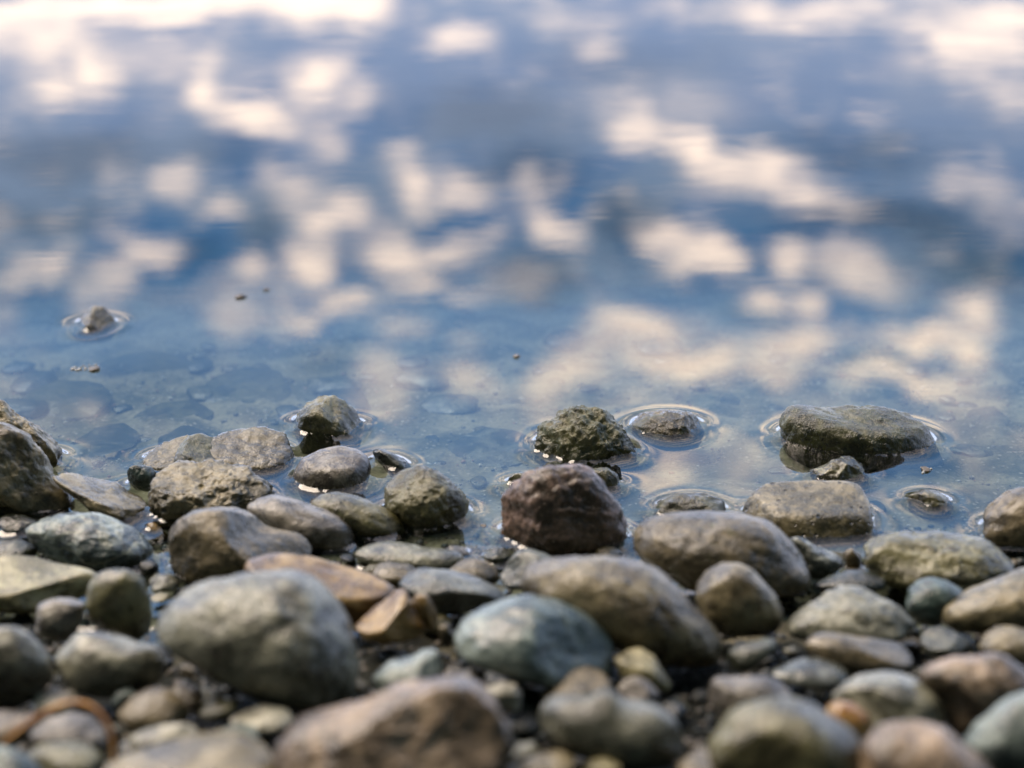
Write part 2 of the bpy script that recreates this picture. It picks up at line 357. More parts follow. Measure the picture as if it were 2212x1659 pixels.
L('purple grey oblong stone between brown flat stone and pale teal boulder', [(860,1262),(875,1240),(910,1228),(960,1232),(1010,1243),(1060,1262),(1095,1284),(1088,1300),(1035,1314),(990,1326),(945,1322),(900,1300),(868,1282)], M('slate', spk=0.2, vein=0.2), seed=55, ang=2, kd=0.6)
L('warm brown flat stone behind the big grey boulder', [(520,1224),(550,1201),(600,1196),(667,1206),(740,1226),(800,1240),(853,1262),(864,1282),(840,1312),(790,1345),(740,1352),(640,1300),(540,1255)], M('ochre', spk=0.1, bump=0.7), seed=56, ang=1, kd=0.5, planes=((0,-0.2,1,0.5),))
L('broad dark brown boulder right of the red boulder', [(1365,1167),(1375,1140),(1400,1118),(1450,1107),(1520,1105),(1600,1108),(1660,1122),(1700,1150),(1722,1182),(1745,1230),(1755,1268),(1735,1290),(1690,1292),(1600,1275),(1480,1268),(1405,1232),(1370,1195)], M('brown', moss=0.35, spk=0.1), seed=58, ang=1, sub=6, kd=0.6)
L('wet layered stone with wavy sheen below the pitted slab', [(1700,1157),(1728,1158),(1758,1177),(1791,1189),(1818,1203),(1823,1223),(1803,1238),(1770,1252),(1740,1248),(1715,1205)], M('slate', vein=0.5, wet=0.5), seed=59, ang=2, det=2)
L('small brown pebble upright between layered stone and glossy boulder', [(1820,1195),(1838,1181),(1851,1193),(1861,1213),(1858,1231),(1828,1229)], M('brown', wet=0.4), seed=60, sub=4)
L('broad glossy wet boulder with wavy banding at right', [(1862,1192),(1908,1161),(1958,1150),(2041,1149),(2091,1156),(2141,1163),(2163,1183),(2191,1216),(2195,1240),(2150,1267),(2060,1278),(1960,1280),(1895,1258),(1868,1222)], M('olive', moss=0.35, wet=0.65, vein=0.4), seed=61, ang=2, sub=6, kd=0.6, det=1.5)
L('dark wet flat stone under the glossy banded boulder', [(1758,1264),(1791,1246),(1840,1233),(1890,1236),(1915,1250),(1912,1270),(1870,1282),(1780,1282)], M('dark', wet=0.6), seed=62, kd=0.5)
L('long brown boulder sloping right in the middle of the shore', [(1118,1268),(1126,1243),(1144,1221),(1187,1206),(1237,1200),(1320,1201),(1371,1209),(1414,1226),(1441,1244),(1475,1279),(1508,1314),(1541,1344),(1558,1378),(1566,1411),(1558,1434),(1508,1444),(1450,1440),(1380,1420),(1290,1375),(1200,1330),(1130,1295)], M('tan', moss=0.25, spk=0.1), seed=64, ang=1, sub=6, kd=0.55)
L('smooth brown egg shaped stone with yellowish corner right of the long boulder', [(1498,1292),(1508,1262),(1530,1235),(1560,1216),(1590,1214),(1620,1225),(1650,1255),(1675,1285),(1692,1320),(1690,1355),(1665,1373),(1600,1380),(1555,1374),(1520,1335)], M('tan', spk=0.1, bump=0.7), seed=65, ang=1, kd=0.7)
L('speckled pale grey angular stone with rough crystalline top at right', [(1691,1361),(1708,1338),(1748,1304),(1791,1284),(1828,1269),(1868,1271),(1908,1291),(1948,1314),(1968,1338),(1975,1364),(1958,1387),(1875,1392),(1775,1388),(1710,1380)], M('grey', spk=0.9, bump=1.5), seed=66, ang=3, k=0.03, det=1.8, kd=0.6)
L('dark teal smooth stone with a pale streak beside the speckled stone', [(1951,1313),(1963,1276),(1985,1254),(2015,1247),(2048,1254),(2078,1274),(2087,1297),(2060,1332),(2020,1354),(1978,1347)], M('teal', wet=0.45, spk=0.1, vein=0.3), seed=67, ang=1)
L('smooth tan boulder cut by the right edge above the pebbles', [(2028,1326),(2041,1304),(2081,1281),(2125,1264),(2175,1244),(2215,1225),(2270,1230),(2300,1290),(2280,1350),(2200,1374),(2130,1372),(2060,1362),(2032,1347)], M('tan', spk=0.1, bump=0.7), seed=68, ang=2, kd=0.6)
L('yellow olive flat slab cut by the left edge', [(-60,1215),(0,1202),(60,1208),(120,1222),(180,1229),(216,1242),(212,1270),(150,1305),(60,1325),(0,1320),(-60,1300)], M('yellow', moss=0.3, spk=0.2), seed=70, ang=2, kd=0.6, planes=((0,-0.2,1,0.45),))
L('upright olive thumb shaped stone beside the big grey boulder', [(187,1300),(195,1258),(215,1236),(242,1226),(283,1226),(315,1244),(327,1284),(328,1327),(320,1372),(298,1387),(233,1372),(192,1346)], M('olive', spk=0.05, bump=0.7), seed=71, ang=2, kd=0.8)
L('small grey green pebble right of the upright olive stone', [(318,1256),(333,1242),(367,1241),(388,1258),(380,1277),(335,1276)], M('grey', wet=0.2), seed=72, sub=4)
L('thin pale pebble edge between upright olive stone and grey boulder', [(325,1287),(345,1281),(368,1286),(362,1298),(330,1298)], M('yellow'), seed=73, sub=4)
L('dark stone with a pinkish white face below the yellow slab', [(72,1345),(83,1303),(115,1292),(150,1294),(184,1304),(180,1342),(152,1385),(100,1385),(72,1372)], M('lilac', spk=0.5, vein=0.5), seed=74, ang=3)
L('huge round grey boulder in the left foreground', [(333,1363),(337,1341),(367,1301),(417,1264),(467,1246),(533,1235),(617,1232),(667,1241),(703,1265),(735,1306),(757,1344),(771,1404),(777,1470),(765,1512),(720,1536),(650,1537),(560,1512),(480,1472),(400,1422),(350,1392)], M('grey', moss=0.12, spk=0.15, sc=1.3, bump=0.8), seed=76, ang=1, sub=6, kd=0.75, k=0.12)
L('ochre three cornered stone with pale ridge beside the grey boulder', [(766,1352),(804,1317),(837,1297),(858,1276),(877,1276),(891,1308),(911,1337),(924,1360),(904,1379),(837,1392),(787,1385)], M('ochre', spk=0.05, bump=0.7), seed=77, ang=1, k=0.03, planes=((-0.5,-0.1,0.85,0.45),(0.7,-0.5,0.3,0.5)))
L('small ochre stone with flat tan face leaning on the three cornered one', [(887,1300),(902,1280),(924,1283),(937,1307),(947,1337),(940,1358),(924,1363),(902,1335)], M('ochre', bump=0.6), seed=78, ang=2, k=0.03, lift=0.008)
L('pale domed boulder shading to blue at its base in the middle foreground', [(976,1389),(984,1361),(1011,1331),(1054,1306),(1104,1292),(1144,1284),(1171,1292),(1221,1304),(1271,1331),(1300,1357),(1324,1384),(1331,1404),(1325,1431),(1324,1464),(1304,1486),(1237,1488),(1171,1478),(1104,1464),(1037,1442),(997,1426)], M('blue', spk=0.1, bump=0.7, sc=0.7), seed=80, ang=1, sub=6, kd=0.75, planes=((0.75,-0.6,0.3,0.6),), k=0.1)
L('narrow grey pebble between ochre stone and pale domed boulder', [(948,1352),(968,1345),(984,1375),(970,1402),(950,1396)], M('brown'), seed=81, sub=4)
L('bright blue angular stone lying below the ochre stones', [(800,1465),(837,1432),(887,1421),(917,1404),(949,1403),(956,1444),(940,1484),(870,1496),(815,1500)], M('blue', spk=0.3), seed=82, ang=3, k=0.04)
L('small dark brown pebble under the pale domed boulder', [(985,1460),(1017,1444),(1049,1451),(1045,1474),(1000,1480)], M('brown', wet=0.2), seed=83, sub=4)
L('dark grey wedge stone left of the flat brown lozenge', [(1571,1410),(1591,1391),(1641,1382),(1669,1378),(1680,1391),(1660,1425),(1612,1450),(1581,1445)], M('dark'), seed=85, ang=2)
L('small white chip between dark wedge and flat brown lozenge', [(1690,1403),(1715,1395),(1730,1404),(1727,1420),(1698,1418)], M('grey'), seed=86, sub=4)
L('flat brown lozenge shaped stone below the speckled stone', [(1735,1390),(1748,1374),(1775,1366),(1825,1371),(1891,1381),(1948,1391),(1971,1408),(1973,1431),(1957,1452),(1891,1464),(1825,1452),(1758,1430)], M('brown', spk=0.05, bump=0.6), seed=87, ang=1, kd=0.5)
L('glossy dark blue oval pebble below the flat brown lozenge', [(1658,1455),(1691,1440),(1735,1426),(1775,1424),(1815,1434),(1833,1451),(1830,1473),(1775,1486),(1708,1478)], M('slate', wet=0.5, spk=0.0, bump=0.3), seed=88, ang=0, kd=0.6)
L('small dark grey stone left of the pale brown pebble at right', [(1986,1386),(2005,1362),(2035,1356),(2068,1366),(2102,1385),(2092,1412),(2040,1420),(1995,1408)], M('dark'), seed=89)
L('pale brown pebble at right edge under the tan boulder', [(2111,1400),(2128,1371),(2158,1354),(2191,1353),(2225,1362),(2247,1400),(2225,1432),(2180,1434),(2135,1420)], M('tan', spk=0.3), seed=90, ang=1)
L('grey boulder cut by the left edge beside the hunched grey stone', [(-60,1380),(0,1351),(33,1349),(67,1364),(90,1388),(110,1420),(112,1465),(80,1512),(20,1540),(-50,1535)], M('grey', moss=0.2), seed=91, ang=1)
L('hunched dark grey stone with pale ridge left of the huge boulder', [(115,1432),(127,1405),(148,1386),(165,1367),(200,1362),(250,1374),(300,1389),(335,1391),(357,1424),(352,1470),(300,1503),(230,1508),(160,1498),(120,1467)], M('grey', spk=0.05, bump=0.7), seed=92, ang=1, kd=0.6)
L('curved brown pebble tucked under the pale domed boulder', [(1165,1509),(1187,1474),(1231,1448),(1271,1442),(1304,1456),(1328,1482),(1290,1510),(1210,1522)], M('brown', spk=0.05), seed=94)
L('sandy yellow oval pebble right of the domed boulder base', [(1325,1423),(1354,1407),(1384,1402),(1414,1417),(1433,1449),(1452,1479),(1440,1494),(1395,1485),(1342,1463)], M('yellow', spk=0.05), seed=95, ang=1)
L('small pinkish pebble below the sandy yellow oval one', [(1332,1486),(1354,1467),(1377,1463),(1404,1475),(1427,1500),(1405,1520),(1350,1518)], M('lilac'), seed=96, sub=4)
L('pinkish broad boulder with uneven top near the right edge', [(1985,1455),(2008,1434),(2058,1416),(2108,1416),(2138,1407),(2165,1411),(2195,1431),(2225,1455),(2240,1500),(2190,1545),(2125,1585),(2070,1592),(2030,1540),(2000,1490)], M('pink', spk=0.5), seed=97, ang=2, kd=0.6)
L('smooth grey oval stone with pale right side in the right foreground', [(1795,1503),(1825,1478),(1875,1460),(1941,1456),(1981,1467),(2015,1488),(2038,1518),(2043,1552),(2010,1580),(1930,1588),(1860,1570),(1803,1535)], M('grey', spk=0.05, bump=0.5), seed=98, ang=1, kd=0.7)
L('flat pale grey stone with upturned left corner in right foreground', [(1529,1514),(1533,1478),(1541,1462),(1575,1464),(1625,1461),(1661,1461),(1688,1474),(1713,1504),(1692,1535),(1620,1558),(1555,1555)], M('lilac', spk=0.1), seed=99, ang=2, kd=0.6)
L('bright orange pebble squeezed behind the green brown round boulder', [(1781,1540),(1791,1521),(1815,1512),(1848,1520),(1875,1542),(1887,1573),(1872,1612),(1830,1605),(1793,1575)], M('orange', spk=0.1, bump=0.5), seed=100, ang=0)
L('large round green brown boulder at the bottom right', [(1527,1630),(1545,1585),(1575,1545),(1608,1523),(1658,1509),(1708,1509),(1758,1521),(1795,1546),(1835,1571),(1864,1604),(1872,1650),(1850,1715),(1760,1750),(1620,1745),(1545,1700)], M('olive', moss=0.1, spk=0.05, sc=0.7), seed=101, ang=1, sub=5, kd=0.75, k=0.1)
L('pinkish blunt boulder cut by the bottom edge at right', [(1838,1680),(1848,1622),(1864,1594),(1888,1571),(1918,1557),(1975,1554),(2015,1560),(2041,1571),(2063,1594),(2108,1621),(2145,1660),(2160,1730),(2050,1770),(1900,1760)], M('pink', spk=0.1, sc=0.7), seed=102, ang=2, kd=0.7, k=0.1)
L('pale topped teal boulder in the bottom right corner', [(2078,1605),(2105,1564),(2139,1531),(2181,1501),(2225,1485),(2290,1510),(2330,1600),(2300,1690),(2200,1700),(2110,1660)], M('blue', spk=0.05, sc=0.7), seed=103, ang=1, kd=0.7)
L('brown stone tip at bottom edge left of the round green brown boulder', [(1463,1655),(1497,1635),(1560,1631),(1603,1655),(1595,1700),(1520,1710),(1470,1695)], M('brown'), seed=104)
L('lumpy grey green boulder with notched pale top at bottom centre', [(1165,1540),(1179,1511),(1204,1500),(1237,1498),(1263,1504),(1295,1485),(1321,1483),(1341,1505),(1387,1515),(1421,1521),(1454,1544),(1473,1577),(1482,1621),(1440,1660),(1371,1662),(1304,1652),(1204,1615),(1168,1580)], M('grey', moss=0.3, sc=0.7), seed=105, ang=3, kd=0.65)
L('broad pink boulder with dark hollow at the bottom left of centre', [(583,1630),(600,1588),(633,1557),(700,1532),(740,1526),(780,1518),(824,1499),(847,1484),(887,1477),(937,1476),(987,1474),(1031,1478),(1058,1504),(1081,1527),(1099,1561),(1112,1594),(1107,1640),(1080,1685),(900,1715),(700,1710),(600,1680)], M('pink', sc=0.6, spk=0.3, bump=1.2), seed=106, ang=3, sub=6, kd=0.55, k=0.06, det=1.5)
L('white pebble wedged behind the broad pink boulder', [(1044,1489),(1087,1471),(1114,1477),(1129,1497),(1122,1540),(1087,1532),(1058,1510)], M('pale'), seed=107, ang=2)
L('beige rounded stone tip at bottom edge before the broad pink boulder', [(833,1668),(848,1632),(875,1614),(907,1620),(933,1652),(935,1700),(870,1715)], M('yellow', spk=0.05), seed=108)
L('flat beige stone at bottom edge left of the small yellow pebble', [(1093,1664),(1128,1641),(1170,1630),(1217,1624),(1243,1640),(1237,1675),(1160,1695),(1107,1688)], M('tan'), seed=109)
L('small yellow pebble at the bottom edge under the lumpy boulder', [(1260,1664),(1278,1643),(1313,1636),(1343,1655),(1338,1690),(1280,1697)], M('yellow'), seed=110)
L('small grey green pebble right of the broad pink boulder', [(1092,1632),(1120,1609),(1155,1603),(1168,1625),(1145,1645),(1102,1650)], M('grey', wet=0.2), seed=111, sub=4)
L('wide sandy beige boulder along the bottom edge at left', [(213,1668),(240,1639),(317,1621),(400,1601),(483,1591),(527,1591),(562,1614),(593,1642),(603,1690),(550,1730),(350,1740),(230,1708)], M('tan', spk=0.05, sc=0.7), seed=112, ang=2, kd=0.6)
L('whitish flat pebble behind the wide sandy boulder', [(273,1602),(293,1582),(333,1571),(367,1562),(410,1559),(432,1577),(425,1603),(350,1630),(290,1624)], M('pale', spk=0.1), seed=113, kd=0.6)
L('pale grey pebble encircled by the dry orange stem', [(63,1580),(98,1554),(150,1541),(193,1551),(229,1578),(240,1608),(200,1630),(130,1632),(73,1608)], M('lilac', spk=0.1), seed=114, kd=0.7)
L('dark olive pebble at the bottom left below the dry stem', [(48,1632),(88,1609),(140,1605),(190,1615),(218,1637),(208,1672),(140,1690),(58,1675)], M('olive', moss=0.2), seed=115)
L('pinkish flat stone cut by the left edge near the dry stem', [(-50,1550),(0,1539),(35,1538),(67,1545),(83,1563),(62,1594),(20,1614),(-50,1614)], M('pink'), seed=116)
L('vivid blue stone in the bottom left corner', [(-60,1620),(-20,1611),(27,1619),(60,1637),(92,1667),(90,1715),(-50,1720)], M('blue', spk=0.05), seed=117)
L('light grey pebble above the dry stem at left', [(73,1517),(86,1495),(110,1487),(150,1496),(177,1513),(155,1536),(95,1536)], M('pale', spk=0.1), seed=118, sub=4)
L('tiny blue pebble left of the brown oval pebble', [(238,1518),(252,1495),(277,1488),(297,1500),(280,1524),(250,1534)], M('blue'), seed=119, sub=4)
L('brown oval pebble right of the dry stem', [(255,1542),(281,1507),(320,1489),(360,1491),(389,1511),(409,1546),(397,1572),(335,1580),(285,1575)], M('brown', spk=0.05), seed=120)
L('shadowed brown pebble behind the brown oval one', [(348,1500),(383,1481),(425,1488),(443,1510),(425,1530),(385,1532)], M('brown', wet=0.1), seed=121, sub=4)
L('slim olive pebble under the huge grey boulder', [(428,1537),(463,1515),(515,1511),(517,1532),(470,1549),(438,1549)], M('olive'), seed=122, sub=4)
L('blue white quartz pebble under the huge grey boulder', [(491,1554),(531,1538),(567,1527),(617,1533),(637,1551),(615,1575),(567,1584),(512,1574)], M('pale', spk=0.3, vein=0.3), seed=123, ang=2)
L('small blue pebble tucked before the quartz pebble', [(473,1580),(508,1565),(550,1574),(564,1596),(500,1610)], M('blue'), seed=124, sub=4)

# ------------------------------------------------------------------ stones lying wholly under water on the lake bed
GB = 'submerged stones on the lake bed'
def U(label, pts, mat, **kw):
    kw.setdefault('kd', 0.8)
    return stone(label, pts, mat, group=GB, name='submerged_stone', embed=0.35, ang=2, det=0.6, flat=0.16, **kw)
U('pale angular submerged stone near the lone mossy stone', [(345,742),(358,729),(385,730),(420,750),(418,768),(395,776),(360,765)], M('pale'), seed=130)
U('small pale submerged pebble in the upper left shallows', [(545,734),(560,726),(580,727),(590,736),(570,743)], M('grey', wet=1.0), seed=131, sub=4)
U('large pale flat submerged slab left of the mossy boulder', [(955,970),(1000,940),(1050,925),(1120,932),(1180,965),(1170,990),(1080,1008),(990,1000)], M('grey', wet=0.6, spk=0.05), seed=132)
U('small round pale submerged pebble above the pitted slab', [(1552,866),(1565,850),(1585,850),(1600,862),(1590,880),(1565,880)], M('grey', wet=1.0), seed=133, sub=4)
U('pale triangular submerged stone near the right edge', [(2083,905),(2110,885),(2165,877),(2178,905),(2150,930),(2100,925)], M('grey', wet=1.0), seed=134)
U('slim pale submerged stone right of the small ringed stone', [(2085,1075),(2110,1067),(2140,1070),(2148,1080),(2120,1086),(2090,1082)], M('grey', wet=1.0), seed=135, sub=4)
U('broad olive submerged stone left of the middle shallows', [(200,790),(240,768),(310,757),(390,765),(420,790),(380,815),(270,815)], M('mossy', wet=1.0), seed=136)
U('round murky submerged boulder left of the peaked stone', [(420,850),(450,810),(510,790),(590,800),(635,845),(610,885),(520,895),(440,885)], M('olive', wet=1.0), seed=137)
U('wide murky submerged boulder behind the low wet stones', [(285,900),(330,870),(400,865),(460,890),(450,925),(370,940),(300,930)], M('olive', wet=1.0), seed=138)
U('brownish submerged boulder near the left edge', [(40,850),(100,820),(200,825),(250,860),(220,900),(110,910),(50,890)], M('mossy', wet=1.0), seed=139)
U('olive submerged stone left of the diagonal slab', [(150,960),(190,925),(250,915),(300,940),(300,965),(230,985),(165,985)], M('mossy', wet=1.0), seed=140)
U('small tan submerged pebble near the diagonal wet slab', [(192,990),(205,985),(222,986),(226,995),(205,1000)], M('tan'), seed=141, sub=4)
U('small rusty submerged pebble right of the tan one', [(225,978),(238,970),(255,975),(252,986),(232,988)], M('ochre'), seed=142, sub=4)
U('pale submerged stone off the tip of the glossy boulder', [(2090,945),(2110,935),(2135,940),(2140,955),(2110,962)], M('olive', wet=1.0), seed=143, sub=4)

# ------------------------------------------------------------------ little pebbles seen in the gaps
allV = []; allF = []; off = 0
for o, V, f in SOLIDS:
    allV.append(V); allF.append(f+off); off += len(V)
big_bvh = BVHTree.FromPolygons([tuple(v) for v in np.concatenate(allV)], [tuple(x) for x in np.concatenate(allF)])
pr = np.random.default_rng(21)
fill_kinds = [
  ('dark', 'tiny dark wet pebble wedged in a gap between larger stones', dict(wet=0.7)),
  ('tan', 'tiny tan pebble showing in a gap between larger stones', dict(wet=0.5)),
  ('slate', 'tiny blue grey pebble showing in a gap between larger stones', dict(wet=0.6)),
  ('brown', 'tiny brown pebble showing in a gap between larger stones', dict(wet=0.7)),
  ('yellow', 'tiny yellowish pebble showing in a gap between larger stones', dict(wet=0.4)),
]
fmats = [M(k, shade=0.5, **kw) for k, _, kw in fill_kinds]  # palettes dimmed: shade of the gaps is put into the pebble colours
fmesh = []
for i in range(12):
    p, f = shape_unit(4, 300+i, 4 if i % 2 else 1, 0.08, (), 0.08)
    p = p*np.array([1, pr.uniform(0.7, 0.95), pr.uniform(0.5, 0.75)])
    p = p*(1+0.03*fbm(p*5, i, 3))[:, None]
    for kmat in range(5):
        me = None
        fmesh.append((i, kmat, p, f))
protos = {}
kept = []
tries = 0
while len(kept) < 150 and tries < 9000:
    tries += 1
    y = pr.uniform(0.60, 0.945); x = pr.uniform(-0.34, 0.34)*(0.62+y*0.42)
    rad = pr.choice([0.0045, 0.0065, 0.009, 0.013], p=[0.34, 0.35, 0.22, 0.09])
    z = float(bed_z(x, y))+rad*0.30+pr.uniform(0, 0.004)
    c = Vector((x, y, z)); ok = 0
    if any((x-a)**2+(y-b)**2 < (0.8*(rad+q))**2 for a, b, q in kept): continue
    near = big_bvh.find_nearest(c)
    if near[3] is not None and near[3] < rad*0.45: continue
    # inside test
    hitn = big_bvh.ray_cast(c, Vector((0, 0, 1)))
    if hitn[0] is not None and hitn[1].z > 0: continue
    for dx, dz in ((0, 0.9), (0.7, 0.3), (-0.7, 0.3), (0, 0.1)):
        q = c+Vector((dx*rad, -0.3*rad, dz*rad)); dd = q-Vector(C0)
        h = big_bvh.ray_cast(Vector(C0), dd.normalized(), dd.length)
        if h[0] is None: ok += 1
    if ok < 1: continue
    kept.append((x, y, rad))
    kind = int(pr.choice(5, p=[0.42, 0.12, 0.22, 0.2, 0.04])); si = int(pr.integers(12))
    if (si, kind) not in protos:
        p, f = [(p, f) for i, km, p, f in fmesh if i == si and km == kind][0]
        o = make_obj('pebble', p, f, fmats[kind]); protos[(si, kind)] = o
    else:
        o = protos[(si, kind)].copy(); COL.objects.link(o)
    o.scale = (rad,)*3
    # materials are in object space, so bake the size into the mesh instead of the object
    o.location = c; o.rotation_euler = (pr.uniform(-0.5, 0.5), pr.uniform(-0.5, 0.5), pr.uniform(0, 6.28))
    tag(o, fill_kinds[kind][1], 'pebble', 'small %s pebbles between the stones' % fill_kinds[kind][0])
# object-space textures see unit-size pebbles: divide the texture scale
for m in fmats:
    for nd in m.node_tree.nodes:
        if nd.type == 'MAPPING' and nd.inputs['Vector'].links and nd.inputs['Vector'].links[0].from_node.type == 'TEX_COORD':
            nd.inputs['Scale'].default_value = (0.011,)*3
print('pebbles', len(kept), 'stones', len(SOLIDS))

# ------------------------------------------------------------------ ground (shore and lake bed), one sheet to the horizon
def axis(a, b, step, far, g=1.22):
    core = np.arange(a, b+step/2, step); lo = []; hi = []; s = step; x = a
    while x > -far: s *= g; x -= s; lo.append(x)
    s = step; x = core[-1]
    while x < far: s *= g; x += s; hi.append(x)
    return np.concatenate([lo[::-1], core, hi])
def grid_faces(nx, ny):
    i = np.arange(ny-1)[:, None]*nx+np.arange(nx-1)[None, :]
    i = i.ravel(); return np.stack([i, i+1, i+nx+1, i+nx], 1)
gx = axis(-0.7, 0.7, 0.005, 350); gy = axis(0.45, 2.2, 0.005, 350)
GX, GY = np.meshgrid(gx, gy)
gz = bed_z(GX, GY)
pp = np.stack([GX.ravel(), GY.ravel(), np.zeros(GX.size)], 1)
near = np.exp(-((GX/1.5)**2+((GY-1.2)/1.6)**2))
gz = gz+near*(0.0022*fbm(pp*55, 3, 3)+0.003*fbm(pp*14, 5, 2)).reshape(GX.shape)
m, nt = nt_mat('silt_and_grit'); n = N(nt)
geo = n('ShaderNodeNewGeometry'); v = geo.outputs['Position']
a1 = n('ShaderNodeTexNoise', {'Vector': v, 'Scale': 17.0, 'Detail': 6.0, 'Distortion': 0.8}).outputs[0]
a2 = n('ShaderNodeTexNoise', {'Vector': v, 'Scale': 160.0, 'Detail': 5.0, 'Roughness': 0.7}).outputs[0]
vo = n('ShaderNodeTexVoronoi', {'Vector': v, 'Scale': 190.0})
col = n.mix(n.rng(a1, 0.35, 0.65), (0.07, 0.07, 0.04), (0.27, 0.24, 0.16))
col = n.mix(n.rng(a2, 0.5, 0.7, 0, 0.7), col, (0.04, 0.04, 0.032))
col = n.mix(n.math('MULTIPLY', n.rng(vo.outputs['Distance'], 0.34, 0.2), n.rng(a2, 0.52, 0.44)), col, (0.34, 0.30, 0.25))
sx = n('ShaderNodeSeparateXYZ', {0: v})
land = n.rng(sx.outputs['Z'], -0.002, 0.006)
col = n.mix(land, col, n.mix(1.0, col, (0.04, 0.05, 0.05), 'MULTIPLY'))  # shade between the stones put into the ground colour above water
h = n.math('ADD', n.math('MULTIPLY', a2, 0.7), n.math('MULTIPLY', vo.outputs['Distance'], -0.5))
bp = n('ShaderNodeBump', {'Height': h, 'Strength': 0.8, 'Distance': 0.003})
bs = n('ShaderNodeBsdfPrincipled', {'Base Color': col, 'Roughness': 0.9, 'Specular IOR Level': 0.2, 'Normal': bp.outputs[0]})
n('ShaderNodeOutputMaterial', {'Surface': bs.outputs[0]})
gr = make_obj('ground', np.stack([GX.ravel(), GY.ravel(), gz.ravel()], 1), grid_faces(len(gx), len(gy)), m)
tag(gr, 'silty shore, its colour darkened for shade, sloping down into the lake bed', kind='structure')

# grit: thousands of grains on shore and lake bed, one piece of stuff
v0, f0 = ico(1)
def grains(name, label, count, yr, rads, mats_c, seed, zlift=0.3):
    r = np.random.default_rng(seed)
    ys = r.uniform(yr[0], yr[1], count); xs = r.uniform(-1, 1, count)*(0.12+0.34*ys)
    rad = r.choice(rads, count)*r.uniform(0.7, 1.3, count)
    zs = bed_z(xs, ys)+rad*zlift
    cell = v0[None]*(1+0.18*r.normal(size=(count, len(v0), 1)).clip(-1.5, 1.5))
    cell = cell*np.stack([r.uniform(0.8, 1.2, count), r.uniform(0.7, 1.1, count), r.uniform(0.4, 0.7, count)], 1)[:, None]
    an = r.uniform(0, 6.28, count); ca, sa = np.cos(an)[:, None], np.sin(an)[:, None]
    X = cell[..., 0]*ca-cell[..., 1]*sa; Y = cell[..., 0]*sa+cell[..., 1]*ca
    V = np.stack([X, Y, cell[..., 2]], -1)*rad[:, None, None]+np.stack([xs, ys, zs], 1)[:, None]
    Fq = f0[None]+(np.arange(count)*len(v0))[:, None, None]
    o = make_obj(name, V.reshape(-1, 3), Fq.reshape(-1, 3), mats_c)
    tag(o, label, kind='stuff'); return o
def grit_mat(name, cols):
    m, nt = nt_mat(name); n = N(nt)
    g = n('ShaderNodeNewGeometry')
    cr = n('ShaderNodeValToRGB', {'Fac': g.outputs['Random Per Island']})
    e = cr.color_ramp; e.interpolation = 'CONSTANT'
    while len(e.elements) < len(cols): e.elements.new(0.5)
    for i, c in enumerate(cols): e.elements[i].position = i/len(cols); e.elements[i].color = (*c, 1)
    bs = n('ShaderNodeBsdfPrincipled', {'Base Color': cr.outputs[0], 'Roughness': 0.5})
    n('ShaderNodeOutputMaterial', {'Surface': bs.outputs[0]}); return m
grains('shore_gravel', 'grit darkened for shade, filling the gaps between the shore stones', 9000, (0.58, 1.0), [0.0012, 0.002, 0.0032],
       grit_mat('shore_grit', [(0.02, 0.025, 0.022), (0.04, 0.038, 0.03), (0.02, 0.03, 0.035), (0.06, 0.048, 0.035), (0.012, 0.015, 0.013), (0.07, 0.06, 0.042)]), 5)  # low grain colours carry the shade of the gaps
grains('lakebed_gravel', 'pale and rusty grit scattered over the lake bed under shallow water', 9000, (0.93, 2.0), [0.0007, 0.0010, 0.0017],
       grit_mat('lakebed_grit', [(0.30, 0.28, 0.24), (0.14, 0.12, 0.09), (0.10, 0.10, 0.09), (0.26, 0.14, 0.09), (0.45, 0.43, 0.40), (0.08, 0.08, 0.07), (0.12, 0.11, 0.08)]), 6)

# ------------------------------------------------------------------ water with a true capillary meniscus round every stone
ST = 0.0012
wx = axis(-0.46, 0.46, ST, 350, 1.25); wy = axis(0.86, 1.56, ST, 350, 1.25)
ix0 = int(np.argmin(abs(wx+0.46))); iy0 = int(np.argmin(abs(wy-0.86)))
nxc = int(round(0.92/ST))+1; nyc = int(round(0.70/ST))+1
cx_, cy_ = wx[ix0:ix0+nxc], wy[iy0:iy0+nyc]
top = np.full((nyc, nxc), -1.0)
for o, V, f in SOLIDS:
    if V[:, 2].max() < -0.001 or V[:, 2].min() > 0.003: continue
    a, b = np.searchsorted(cx_, [V[:, 0].min(), V[:, 0].max()]); c, d = np.searchsorted(cy_, [V[:, 1].min(), V[:, 1].max()])
    if b-a < 2 or d-c < 2: continue
    bv = BVHTree.FromPolygons(V.tolist(), f.tolist())
    dn = Vector((0, 0, -1))
    for j in range(c, d):
        for i in range(a, b):
            h_ = bv.ray_cast(Vector((cx_[i], cy_[j], 0.3)), dn)
            if h_[0] is not None and h_[0].z > top[j, i]: top[j, i] = h_[0].z
CXg, CYg = np.meshgrid(cx_, cy_)
top = np.maximum(top, ground_z(CXg, CYg))
hc = H0*(1+0.25*fbm(np.stack([CXg.ravel()*40, CYg.ravel()*40, np.zeros(CXg.size)], 1), 11, 2)).reshape(CXg.shape)
mask = top > hc
hh = np.where(mask, hc, 0.0)
kk = (ST/LAM)**2
for it in range(700):
    s_ = hh[:-2, 1:-1]+hh[2:, 1:-1]+hh[1:-1, :-2]+hh[1:-1, 2:]
    new = s_/(4+kk)
    hh[1:-1, 1:-1] = np.where(mask[1:-1, 1:-1], hc[1:-1, 1:-1], new)
